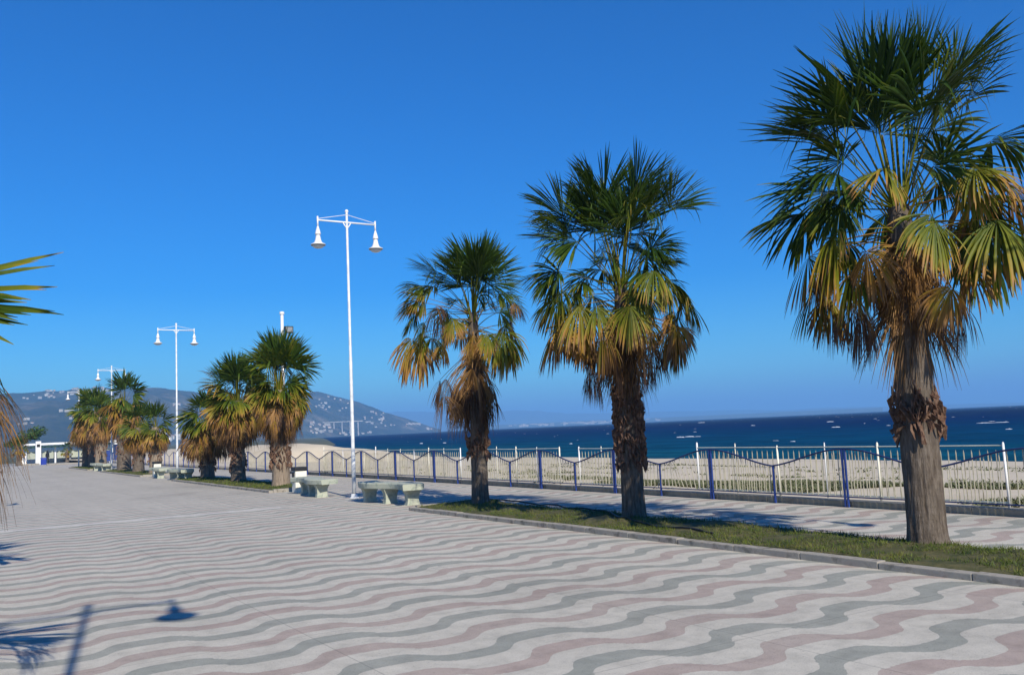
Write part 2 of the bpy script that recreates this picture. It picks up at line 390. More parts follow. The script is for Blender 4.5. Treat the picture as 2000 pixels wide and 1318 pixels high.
# ------------------------------------------------------------------ tiny far houses
def house_proto(w, d, h, roof, mw, name='house'):
    r = empty(name, (0,0,-1000)); b = MB(); b.box(-w/2,w/2,-d/2,d/2,-3,h); b.build('wall', mw, r)
    if roof:
        q = MB(); e = 0.5
        q.add([(-w/2-e,-d/2-e,h+.02),(w/2+e,-d/2-e,h+.02),(w/2+e,d/2+e,h+.02),(-w/2-e,d/2+e,h+.02),(-w/2-e,0,h+w*0.18),(w/2+e,0,h+w*0.18)],
              [(0,3,2,1),(0,1,5,4),(2,3,4,5),(0,4,3),(1,2,5)]); q.build('roof', M['tile'], r)
    else:
        q = MB(); q.box(-w/2-.3,w/2+.3,-d/2-.3,d/2+.3,h+.02,h+.7); q.build('roof', mw, r)
    return r
protos = [house_proto(11,9,6,True,M['house']), house_proto(16,10,9,False,M['house']), house_proto(9,8,5,True,M['house2']), house_proto(22,11,7,False,M['house'])]
used = [False]*4
def put_house(x, y, z, rz, label, group, sc_=1.0, kind=None):
    k = random.choice([0,0,1,2,1,3]) if kind is None else kind
    if used[k]: o = copy_tree(protos[k])
    else: o = protos[k]; used[k] = True
    o.location = (x,y,z); o.rotation_euler = (0,0,rz); o.scale = (sc_,)*3
    tag(o, label + (' with ochre walls' if k == 2 else ' with flat roof' if k in (1, 3) else ' with tiled roof') if len(label.split()) < 14 else label, 'house', group); return o
def pxaz(px): return R(32.16) + math.atan((px-1000)/1755)
random.seed(5)
clusters = [ # px range, t range, count, size, label, group
 (38,205,0.86,0.97,34,0.7,'tiny pale house in the long white village along the far left hilltop','hilltop village houses'),
 (26,60,0.24,0.30,6,0.7,'tiny pale house low on the far left slope above the pine','low slope houses'),
 (102,150,0.2,0.30,4,0.7,'tiny pale house low on the slope left of the first palm clump','low slope houses left of palms'),
 (330,345,0.40,0.5,3,0.9,'tiny white house on the hillside just left of the middle street lamp','hillside houses by the middle lamp'),
 (612,634,0.55,0.8,9,0.8,'tiny white house on the headland slope right of the full palm','upper headland houses'),
 (636,682,0.62,0.9,8,0.8,'tiny white house on the headland just left of the tall lamp pole','headland houses left of the pole'),
 (700,748,0.55,0.85,14,0.8,'tiny pale house on the headland crest right of the tall lamp pole','headland crest houses'),
 (705,765,0.25,0.5,10,0.8,'tiny pale house midway down the headland right of the tall lamp pole','mid headland houses'),
 (780,816,0.55,0.85,16,0.85,'tiny bright white house in the tight row near the headland tip','headland tip row'),
 (600,640,0.03,0.20,22,1.0,'tiny white house in the shore village at the foot of the headland','shore village houses'),
 (655,720,0.01,0.05,9,0.9,'tiny white building on the shore below the viaduct','shore buildings below the viaduct'),
 (820,845,0.3,0.7,4,0.8,'tiny house on the last low point of the headland','headland point houses'),
 (395,440,0.05,0.16,10,1.0,'small pale house seen between the palms at the foot of the hill','foot of hill houses'),
 (305,390,0.04,0.12,10,1.0,'small pale house at the foot of the hill behind the middle lamp','foot of hill houses by the lamp')]
for (a0,a1,t0,t1,cnt,s1,lab,grp) in clusters:
    for i in range(cnt):
        a = pxaz(random.uniform(a0,a1)); t = random.uniform(t0,t1)
        if lab.startswith('tiny bright'): t = 0.55 + 0.25*(a-pxaz(a0))/(pxaz(a1)-pxaz(a0)) + random.uniform(-.06,.06)
        x, y, z = hill_pt(a, t)
        put_house(x, y, z+1.0, -a + random.uniform(-0.6,0.6), lab, grp, s1*random.uniform(0.4,0.85))
# sparse far coast town across the gulf, on its own low shore
vs = []
cl = [(2720,4640),(3175,4385),(3630,4080),(4080,3680),(4485,3225)]
for i,(x,y) in enumerate(cl):
    for s1, z in ((1,-1.4),(1.03,4),(1.15,25),(1.25,12)): vs.append((x*s1,y*s1,z))
fs = [(i*4+k,(i+1)*4+k,(i+1)*4+k+1,i*4+k+1) for i in range(4) for k in range(3)]
tag(MB().add(vs, fs).build('far_shore', M['plain'], smooth=True), kind='structure')
blk = [None]*3
for k,(w_,h_) in enumerate(((22,7),(42,6),(13,10))):
    r = empty('apartment_block', (0,0,-1000)); MB().box(-w_/2,w_/2,-8,8,-6,h_).build('wall', M['house'], r)
    MB().box(-w_/2-.5,w_/2+.5,-8.5,8.5,h_+.05,h_+1.5).build('roof', M['house2'], r); blk[k] = r
ub = [False]*3
for i in range(74):
    px = random.choice([random.uniform(1008,1075), random.uniform(1090,1135), random.uniform(1130,1215), random.uniform(1135,1240), random.uniform(985,1290)])
    a = pxaz(px); s1 = random.uniform(1.02,1.12)
    rr = float(np.interp(a, [az(p) for p in cl], [math.hypot(*p) for p in cl]))*s1
    k = random.choice([0,0,1,2])
    if ub[k]: o = copy_tree(blk[k])
    else: o = blk[k]; ub[k] = True
    o.location = (rr*math.sin(a), rr*math.cos(a), 4+(s1-1.03)*110); o.rotation_euler = (0,0,-a+random.uniform(-.4,.4))
    tag(o, 'hazy white block of the far town strung along the sea horizon', 'building', 'blocks of the far coastal town')
# viaduct crossing the headland
va, vb = Vector((995.5,2723.8)), Vector((1110,2679)); vz = 45.0
ang = math.atan2((vb-va).y, (vb-va).x); Lv = (vb-va).length
v0 = tag(empty('viaduct', (va.x*0.985, va.y*0.985, 0), ang), 'pale road viaduct on tall slim piers crossing the headland', 'bridge')
MB().box(0, Lv, -4, 4, vz-2.5, vz).build('deck', M['house'], v0)
for k in range(5):
    xk = Lv*(0.08+0.2*k); MB().box(xk-1.4, xk+1.4, -2.5, 2.5, -2 if k>1 else 15, vz-2.5).build('pier', M['house'], v0)

# ------------------------------------------------------------------ whitecaps
random.seed(9)
b = MB()
def foam(x, y, L, h):
    nseg = 9; pts = []
    dx, dy = random.uniform(-.25,.25), 1
    vs = []
    for i in range(nseg):
        q = i/(nseg-1)*2-1; e = max(0, 1-q*q)**0.6
        cx_, cy_ = x + dx*q*L/2 + random.uniform(-.12,.12)*h, y + q*L/2
        hh = h*e*random.uniform(0.45,1.1)
        vs += [(cx_-0.9*h*e-.05, cy_, -1.52), (cx_-.25*h*e, cy_, -1.5+hh), (cx_+0.8*h*e+.05, cy_, -1.52)]
    fs = []
    for i in range(nseg-1): fs += [(3*i,3*i+1,3*i+4,3*i+3),(3*i+1,3*i+2,3*i+5,3*i+4)]
    b.add(vs, fs)
for i in range(120):
    d_ = 62 + 2600*random.random()**1.35
    a = pxaz(random.uniform(600, 2150))
    x, y = d_*math.sin(a), d_*math.cos(a)
    if x < 62+0.03*y or a < pxaz(640): continue
    foam(x, y, random.uniform(0.3,1.2)*(1+d_/700), random.uniform(0.03,0.10)*(1+d_/900))
# the large breaker and a few clear ones
for px, d_, L, h in ((1318,165,3.0,0.42),(1336,167,3.6,0.40),(1352,166,1.3,0.25),(1460,330,2.5,.4),(1620,210,2.2,.3),(1610,350,3,.5),(1910,190,4,.2),(1940,190,3,.2),(1360,800,9,.8),(1105,150,1.0,.3),(815,240,2,.4),(860,230,2.4,.4)):
    a = pxaz(px); foam(d_*math.sin(a), d_*math.cos(a), L*1.0, h*.6)
tag(b.build('whitecaps', M['foam'], smooth=True), 'small white breaking crests scattered over the dark blue sea', 'waves', kind='stuff')

# ------------------------------------------------------------------ kerbs and grass strips
strips = [(-6.5,-3.8),(3.0,17.1),(26.7,40.6),(48.0,62.0),(68.0,79.5)]
def hump(x, y): return 0.075 + 0.045*fbm(x*1.3, y*0.9, 5) + 0.03*math.exp(-((x-9.2)**2)/0.2)
labs = ['near','left of the second lamp','beyond the middle lamp','farthest']
for i, (y0, y1) in enumerate(strips):
    nm = ['just behind the camera on the right','around the three nearest palms','around the three palms of the second clump','around the third palm clump','around the farthest palm clump'][i]
    r = tag(empty('kerb', (0,0,0)), 'grey concrete kerb edging the grass strip '+nm, 'kerb', 'kerbs of the grass strips')
    f_ = MB(); y = y0
    while y < y1-0.05:
        L = min(1.0, y1-y); f_.cbox(8.05, 8.19, y+0.004, y+L-0.004, -0.02, 0.07+random.uniform(-.006,.006), 0.010); y += L
    f_.build('kerb_stone', M['concrete'], r)
    f_ = MB(); y = y0
    while y < y1-0.05:
        L = min(1.0, y1-y); f_.cbox(9.60, 9.70, y+0.004, y+L-0.004, -0.02, 0.05+random.uniform(-.004,.004), 0.006); y += L
    f_.build('kerb_stone', M['concrete'], r)
    f_ = MB(); f_.cbox(8.195, 9.595, y0, y0+.12, -0.02, 0.1, 0.008); f_.cbox(8.195, 9.595, y1-.12, y1, -0.02, 0.1, 0.008)
    f_.build('kerb_stone', M['concrete'], r)
    xs = list(np.linspace(8.195, 9.595, 16)); ys = list(np.linspace(y0+.12, y1-.12, int((y1-y0)*5)))
    tag(grid('soil', xs, ys, lambda x, y: hump(x, y) if 8.25 < x < 9.55 else 0.06, M['soil']), kind='structure')
    # grass blades
    nb = 30000 if i == 1 else (9000 if i == 2 else 4000)
    rng = np.random.default_rng(20+i)
    px = rng.uniform(8.2, 9.59, nb); py = y0+.13 + (y1-y0-.26)*(rng.random(nb)**(1.5 if i == 1 else 1))
    keep = np.array([fbm(a_*1.3, b_*1.0, 9) > -0.40+0.22*rng.random() for a_, b_ in zip(px, py)])
    px, py = px[keep], py[keep]; nb = len(px)
    hz = np.array([hump(a_, b_) for a_, b_ in zip(px, py)]) - 0.01
    hh = rng.uniform(0.015, 0.065, nb) * (1+0.6*(rng.random(nb) > .93)); wd = rng.uniform(0.003, 0.006, nb) * (1 if i == 1 else 2.2)
    an = rng.uniform(0, 2*PI, nb); lx = rng.normal(0, 0.03, nb); ly = rng.normal(0, 0.03, nb)
    V = np.empty((nb, 3, 3))
    V[:,0] = np.stack([px-wd*np.cos(an), py-wd*np.sin(an), hz], 1); V[:,1] = np.stack([px+wd*np.cos(an), py+wd*np.sin(an), hz], 1)
    V[:,2] = np.stack([px+lx, py+ly, hz+hh], 1)
    b = MB(); b.v = V.reshape(-1,3).tolist(); b.f = [(3*k,3*k+1,3*k+2) for k in range(nb)]
    tag(b.build('grass', M['grass']), 'short rough grass covering the planting strip '+nm, 'grass', kind='stuff')
# black irrigation hose
hp = [(9.55,16.6,.13),(9.75,14.8,.12),(9.6,13.4,.13),(9.45,12.3,.14),(8.95,11.2,.15),(8.75,10.2,.14),(8.6,8.9,.13)]
pts = []
for i in range(60):
    t = i/59*(len(hp)-1); k = min(int(t), len(hp)-2); f = t-k; f = f*f*(3-2*f)
    p = [hp[k][q]*(1-f)+hp[k+1][q]*f for q in range(3)]; pts.append((p[0], p[1], hump(p[0],p[1])+0.018))
tag(MB().tube(pts, 0.014, 6).build('hose', M['black'], smooth=True), 'thin black irrigation hose lying along the grass between the palms', 'hose')

# ------------------------------------------------------------------ low wall and fences
b = MB(); y = -8.0; k = 0
while y < 104:
    L = min(4.0, 104-y); b.cbox(13.03, 13.30, y+0.006, y+L-0.006, -0.3, 0.10+0.006*(k%2), 0.01); y += L; k += 1
tag(b.build('low_wall', M['wall']), 'long low concrete wall under the fences along the beach', 'wall')
bl = tag(empty('wavy_fence', (12.97, -8, 0)), 'long blue fence with wave-shaped top rail and thin bars beside the beach', 'fence')
highs = [-5.4,-2.3,0.75,3.85,7.0,10.17,13.37,16.48,19.54,22.52,25.57,28.49]
while highs[-1] < 101: highs.append(highs[-1]+3.0)
ZH, ZL = 0.985, 0.68
random.seed(4)
def wv_z(y, a, c_):
    q = (y-a)/(c_-a)            # 0 high, .5 low, 1 high
    s1 = abs(math.cos(PI*q))    # 1 at highs, 0 at low with a cusp
    return ZL + (ZH-ZL)*(0.35*s1 + 0.65*s1*s1)
def loc(p): return (p[0]-12.97, p[1]+8, p[2])
rail = []; posts = 0
for i in range(len(highs)-1):
    a, c_ = highs[i], highs[i+1]; mid = (a+c_)/2
    for q in range(24): y = a+(c_-a)*q/24; rail.append(loc((12.97, y, wv_z(y,a,c_))))
    for yy, zt, dd in ((a-.03,ZH,1),(a+.03,ZH,1),(mid-.028 if i<7 else mid,ZL,0)):
        pb = MB(); t_ = 0.022 if not dd else 0.02
        ww = 0.024 if i < 8 else 0.030
        pb.cbox(-ww/1.5, ww/1.5, -t_*.75, t_*.75, 0.0, zt, 0.004)
        po = pb.build('post', M['blue'], bl, loc=(0, yy+8, 0)) if posts < 100 else None
        posts += 1
    # bars of this section
    if a < 45:
        bb = MB(); nb = 27; step = (c_-a)/nb
        for k in range(1, nb):
            y = a+step*k
            if abs(y-mid) < 0.05: continue
            lean = 0.0
            if abs(a-13.37) < .01 and y < 14.7: lean = 0.30*(1-abs(y-14.0)/0.75)*random.uniform(.6,1.2)
            if a < 0 and False: lean = 0
            zt = wv_z(y+lean, a, c_) - 0.005
            bb.tube([loc((12.975,y,0.17)), loc((12.975,y+lean,zt))], 0.0085, 5)
        bb.build('bars', M['bar'], bl)
rail.append(loc((12.97, highs[-1], ZH)))
MB().tube(rail, 0.016, 6).build('top_rail', M['rail'], bl, smooth=True)
MB().box(-0.012,0.012,2.6,107,0.165,0.185).build('bottom_rail', M['rail'], bl)
# pale fences on the wall behind it, in four runs
runs = [(7.50,13.95,'long run behind the nearest palm'),(16.3,18.1,'short run behind the middle near palm'),(18.95,23.1,'run right behind the ragged palm'),(24.2,36.0,'far run behind the stone benches')]
for i, (y0, y1, lab) in enumerate(runs):
    r = tag(empty('picket_fence', (13.18, y0, 0)), 'pale cream picket fence, '+lab, 'fence', 'cream picket fences on the wall')
    L = y1-y0; npst = max(2, int(round(L/1.09))+1)
    for k in range(npst):
        yy = L*k/(npst-1); big_ = 1 if (k % 2 == 0) else 0.62
        pb = MB(); rr = 0.018*big_
        pb.tube([(0,yy,0.10),(0,yy,1.035)], rr, 8); pb.lathe([(rr,1.035),(rr*.7,1.06),(0.001,1.07)], (0,yy,0), 8)
        lean = random.uniform(-.03,.03)
        po = pb.build('post', M['cream'] if (k+i) % 3 else M['white'], r, smooth=True)
        po.rotation_euler = (random.uniform(-.012,.012), 0, 0)
    MB().tube([(0,0,1.015+0.01*math.sin(i)),(0,L*.5,1.01),(0,L,1.015)], 0.012, 6).build('top_rail', M['toprail'], r)
    MB().box(-.012,.012,0,L,0.17,0.19).build('bottom_rail', M['toprail'], r)
    bb = MB(); nb = int(L/0.125)
    for k in range(1, nb):
        yy = L*k/nb
        bb.tube([(0,yy,0.18),(0,yy,0.90),(0,yy,0.955)], [0.009,0.009,0.001], 5)
    bb.build('bars', M['bar'], r)

# ------------------------------------------------------------------ street lamps
def bell(side, parent):
    x = side*0.80
    MB().tube([(x,0,7.26),(x,0,6.98)], 0.022, 8).build('hanger', M['white'], parent, smooth=True)
    h = MB().lathe([(0.02,7.0),(0.03,6.96),(0.055,6.88),(0.072,6.80),(0.078,6.785),(0.055,6.78),(0.06,6.72),(0.075,6.64),(0.10,6.575),(0.135,6.545),(0.185,6.525),(0.19,6.505),(0.16,6.50)], (x,0,0), 24).build('lamp_shade', M['white'], parent, smooth=True)
    MB().lathe([(0.188,6.503),(0.178,6.485),(0.15,6.48)], (x,0,0), 24).build('rim', M['lampgrey'], h, smooth=True)
    MB().lathe([(0.15,6.483),(0.135,6.455),(0.10,6.43),(0.05,6.415),(0.001,6.41)], (x,0,0), 20).build('glass_bowl', M['glass'], h, smooth=True)
def make_lamp(loc):
    r = empty('street_lamp', loc)
    MB().tube([(0,0,0),(0,0,1.1),(0,0,1.12),(0,0,3.6),(0,0,3.62),(0,0,7.38)], [.054,.052,.046,.042,.036,.030], 14).build('pole', M['galv'], r, smooth=True)
    MB().lathe([(0.12,0.0),(0.12,0.02),(0.085,0.03),(0.08,0.10),(0.07,0.11)], n=14).build('base_collar', M['galv'], r, smooth=True)
    MB().lathe([(0.038,7.38),(0.03,7.40),(0.03,7.42),(0.045,7.44),(0.048,7.47),(0.03,7.50),(0.001,7.505)], n=12).build('finial', M['white'], r, smooth=True)
    MB().tube([(-.82,0,7.16),(.82,0,7.16)], 0.022, 10).tube([(0.0,0.0,6.98),(0.11,0,7.15)], 0.014, 6).tube([(0.0,0.0,6.98),(-0.11,0,7.15)], 0.014, 6).build('cross_arm', M['white'], r, smooth=True)
    for s1 in (-1,1):
        MB().tube([(s1*.03,0,7.36),(s1*.79,0,7.20)], 0.008, 5).build('tie_rod', M['white'], r)
        bell(s1, r)
    return r
lamps = [(8.8,21.9,7.48,'tall white twin-arm street lamp between the two near stone benches'),
         (8.8,43.0,7.06,'white twin-arm street lamp standing between the two middle palm clumps'),
         (8.8,62.5,6.7,'white twin-arm street lamp rising behind the third palm clump'),
         (8.8,79.7,6.25,'farthest white twin-arm street lamp, left of the farthest palms'),
         (8.8,-0.4,7.48,'white twin-arm street lamp just right of the camera, seen by its shadow'),
         (-0.42,0.1,7.48,'white twin-arm street lamp just left of the camera, seen by its shadow'),
         (-0.60,21.9,7.48,'white twin-arm street lamp in the left row, seen by its shadow')]
L0 = None
for i, (x, y, h, lab) in enumerate(lamps):
    if L0 is None: L0 = make_lamp((x,y,0)); o = L0
    else: o = copy_tree(L0); o.location = (x,y,0)
    s1 = h/7.48; o.scale = (1,1,s1)
    tag(o, lab, 'street lamp', 'white twin-arm street lamps')

# tall floodlight mast behind the second clump
r = tag(empty('floodlight_mast', (14.41,45,-0.2)), 'plain white mast with floodlight rising behind the full palm', 'mast')
MB().tube([(0,0,0),(0,0,8.1)], [.09,.075], 10).build('pole', M['white'], r, smooth=True)
MB().lathe([(0.1,8.1),(0.12,8.13),(0.12,8.22),(0.09,8.25),(0.001,8.26)], n=12).build('cap', M['white'], r)
f_ = MB(); f_.cbox(.12,.55,-.12,.08,7.15,7.5,.02); fo = f_.build('floodlight', M['black'], r)
MB().box(.16,.5,-.135,-.122,7.2,7.45).build('glass', M['lampgrey'], fo)

# ------------------------------------------------------------------ benches
def make_bench(loc, flip=1, rz=0):
    r = empty('stone_bench', loc, rz)
    nl = 30; L = 2.55; sl = MB(); sec = []
    def cxy(t):
        y = (t-.5)*L; x = flip*0.15*math.sin(t*2*PI*1.0); return x, y
    prof = [(-.25,.355),(-.24,.34),(.24,.34),(.25,.355),(.26,.455),(.245,.475),(-.245,.475),(-.26,.455)]
    vs = []
    for i in range(nl+1):
        t = i/nl; x, y = cxy(t); x2, y2 = cxy(min(t+.01,1)); x1, y1 = cxy(max(t-.01,0))
        tx, ty = x2-x1, y2-y1; l_ = math.hypot(tx,ty); nx, ny = ty/l_, -tx/l_
        for (q, z) in prof: vs.append((x+nx*q, y+ny*q*0.4, z+0.004*fbm(x*5,y*5,q*9)))
    k = len(prof)
    fs = [(i*k+a, i*k+(a+1)%k, (i+1)*k+(a+1)%k, (i+1)*k+a) for i in range(nl) for a in range(k)]
    fs += [tuple(range(k))[::-1], tuple(nl*k+a for a in range(k))]
    sl.add(vs, fs); sl.build('seat', M['bench'], r)
    for t in (0.14, 0.5, 0.86):
        x, y = cxy(t); lg = MB(); vs = []
        for z, wx, wy in ((0.0,.16,.11),(.10,.135,.095),(.24,.15,.105),(.338,.20,.135)):
            for (sx, sy) in ((-1,-1),(1,-1),(1,1),(-1,1)): vs.append((x+sx*wx*(1 if sy<0 else .85), y+sy*wy, z))
        fs = [(4*j+a, 4*j+(a+1)%4, 4*(j+1)+(a+1)%4, 4*(j+1)+a) for j in range(3) for a in range(4)] + [(3,2,1,0),(12,13,14,15)]
        lg.add(vs, fs).build('leg', M['bench'], r)
    return r
bn = [(8.62,19.3,'grey green wavy stone bench shaded by palms, nearest on the right of the tall lamp'),
      (8.50,24.1,'pale wavy stone bench just left of the tall lamp pole'),
      (8.50,40.9,'shaded wavy stone bench right of the middle lamp pole'),
      (8.45,45.3,'pale wavy stone bench left of the middle lamp pole'),
      (8.50,63.6,'small far stone bench right of the third lamp pole'),
      (8.45,66.8,'small far pale stone bench left of the third lamp pole')]
B = [make_bench((0,0,0), 1), make_bench((0,0,0), -1)]
for i, (x, y, lab) in enumerate(bn):
    o = B[i] if i < 2 else copy_tree(B[i % 2]); o.location = (x,y,0)
    tag(o, lab, 'bench', 'wavy stone benches by the lamps')
# litter bins
def bin_(loc, label):
    r = tag(empty('litter_bin', loc), label, 'litter bin', 'square stone litter bins')
    MB().cbox(-.17,.17,-.17,.17,0,.62,.012).build('body', M['cream'], r)
    b_ = MB(); b_.cbox(-.19,.19,-.19,.19,.625,.74,.02); b_.build('lid', M['black'], r)
    MB().cbox(-.20,-.174,-.07,.07,.30,.60,.008).build('door', M['black'], r)
    return r
bin_((8.75,26.0,0), 'cream litter bin with black lid behind the pale stone bench')
bin_((8.7,47.2,0), 'small far cream litter bin beside the pale bench left of the middle lamp')

# ------------------------------------------------------------------ palms
class LeafMesh:
    def __init__(s): s.V = []; s.F = []; s.A = []; s.n = 0
    def grid(s, P, age):              # P (n, st, c, 3), strips of quads
        n_, st, c, _ = P.shape
        idx = np.arange(n_*st*c).reshape(n_, st, c) + s.n
        q = np.stack([idx[:,:-1,:-1], idx[:,:-1,1:], idx[:,1:,1:], idx[:,1:,:-1]], -1).reshape(-1,4)
        s.V.append(P.reshape(-1,3)); s.F.append(q); s.A.append(np.broadcast_to(age, (n_,st,c)).reshape(-1)); s.n += n_*st*c
    def build(s, name, m, parent):
        V = np.concatenate(s.V); F = np.concatenate(s.F); A = np.concatenate(s.A)
        me = bpy.data.meshes.new(name)
        me.vertices.add(len(V)); me.vertices.foreach_set('co', V.astype(np.float32).ravel())
        me.loops.add(len(F)*4); me.loops.foreach_set('vertex_index', F.astype(np.int32).ravel())
        me.polygons.add(len(F)); me.polygons.foreach_set('loop_start', np.arange(0, len(F)*4, 4, dtype=np.int32))
        at = me.attributes.new('age', 'FLOAT', 'POINT'); at.data.foreach_set('value', A.astype(np.float32))
        me.materials.append(m); me.update(); me.validate()
        o = bpy.data.objects.new(name, me); col.objects.link(o); o.parent = parent
        return o
def nrm(v): return v/np.maximum(np.linalg.norm(v, axis=-1, keepdims=True), 1e-9)
WIND = np.array([-0.10, 0.05, 0.0])
def frond(lm, rng, org, az_, e0, Lp, bend, Rb, phim, N, droop, age, fold, twist, extra, tip=0.35, pet=0.022, ts=0.64):
    # petiole
    K = 7; pts = [np.array(org, float)]; ca_, sa_ = math.cos(az_), math.sin(az_)
    e = e0
    for k in range(K):
        e = e0 - bend*((k+1)/K)**1.2
        pts.append(pts[-1] + np.array([ca_*math.cos(e), sa_*math.cos(e), math.sin(e)])*Lp/K)
    pts = np.array(pts); S0 = np.array([-sa_, ca_, 0.0])
    wd = np.linspace(pet, pet*0.45, K+1)[:,None]
    U = nrm(np.cross(S0, nrm(np.gradient(pts, axis=0))))
    ring = np.stack([pts-S0*wd, pts-U*wd*0.5, pts+S0*wd, pts+U*wd*0.4, pts-S0*wd], 1)[None]
    lm.grid(ring, min(0.36+age*0.6, 0.97) if age < 0.7 else age)
    # blade
    eb = e - extra
    A = np.array([ca_*math.cos(eb), sa_*math.cos(eb), math.sin(eb)]); Nn = nrm(np.cross(A, S0)) 
    if Nn[2] < 0 and eb < PI/2 and eb > -PI/2: Nn = -Nn
    ct, st_ = math.cos(twist), math.sin(twist)
    S = S0*ct + Nn*st_; Nn = nrm(np.cross(A, S)); Nn = Nn if np.dot(Nn, [0,0,1]) > 0 else -Nn
    ph = np.linspace(-phim, phim, N) + rng.normal(0, phim/N*0.35, N)
    D = np.cos(ph)[:,None]*A + np.sin(ph)[:,None]*S - (fold*np.abs(np.sin(ph)))[:,None]*Nn + rng.normal(0, .05, (N,3)) + (0.26*np.sin(ph*rng.uniform(2,5)+rng.uniform(0,6)))[:,None]*Nn
    cl_ = np.repeat(rng.normal(0, 1, (N//4+1, 3)), 4, axis=0)[:N]; D = D + cl_*0.07
    D = nrm(D); Wd = nrm(-np.sin(ph)[:,None]*A + np.cos(ph)[:,None]*S)
    L = Rb*(0.70+0.30*np.cos(ph))*rng.uniform(0.86, 1.08, N)
    T = np.array([0.03, 0.26, 0.48, 0.64, 0.82, 1.0]); n_ = len(T)
    dr = droop*rng.uniform(0.5, 1.7, N) + (rng.random(N) < .10)*rng.uniform(.4,1.6,N)
    g = np.array([0,0,-1.0]) + WIND
    P = np.zeros((N, n_, 3)); P[:,0] = pts[-1] + D*(L*T[0])[:,None]
    for k in range(1, n_):
        tm = (T[k]+T[k-1])/2
        dd = nrm(D + g*(dr*2.4*tm**1.6)[:,None])
        P[:,k] = P[:,k-1] + dd*(L*(T[k]-T[k-1]))[:,None]
    dphi = 2*phim/N
    thin = 1.0 if age < 0.6 else max(0.70, 1-(age-0.6)*0.9)
    w_ = L[:,None]*dphi*0.60*np.where(T < ts, T, ts*np.maximum(1-(T-ts)/(1-ts), 0.04)**0.8)[None,:]*thin
    w_ = np.maximum(w_, 0.0012)[...,None]
    P3 = np.stack([P-Wd[:,None]*w_, P-Nn*w_*0.55, P+Wd[:,None]*w_], 2)
    ag = age + rng.normal(0, 0.05, (N,1,1)) + tip*(T**3)[None,:,None]*rng.uniform(0.3,1.3,(N,1,1))
    lm.grid(P3, np.clip(ag, 0, 1.0))

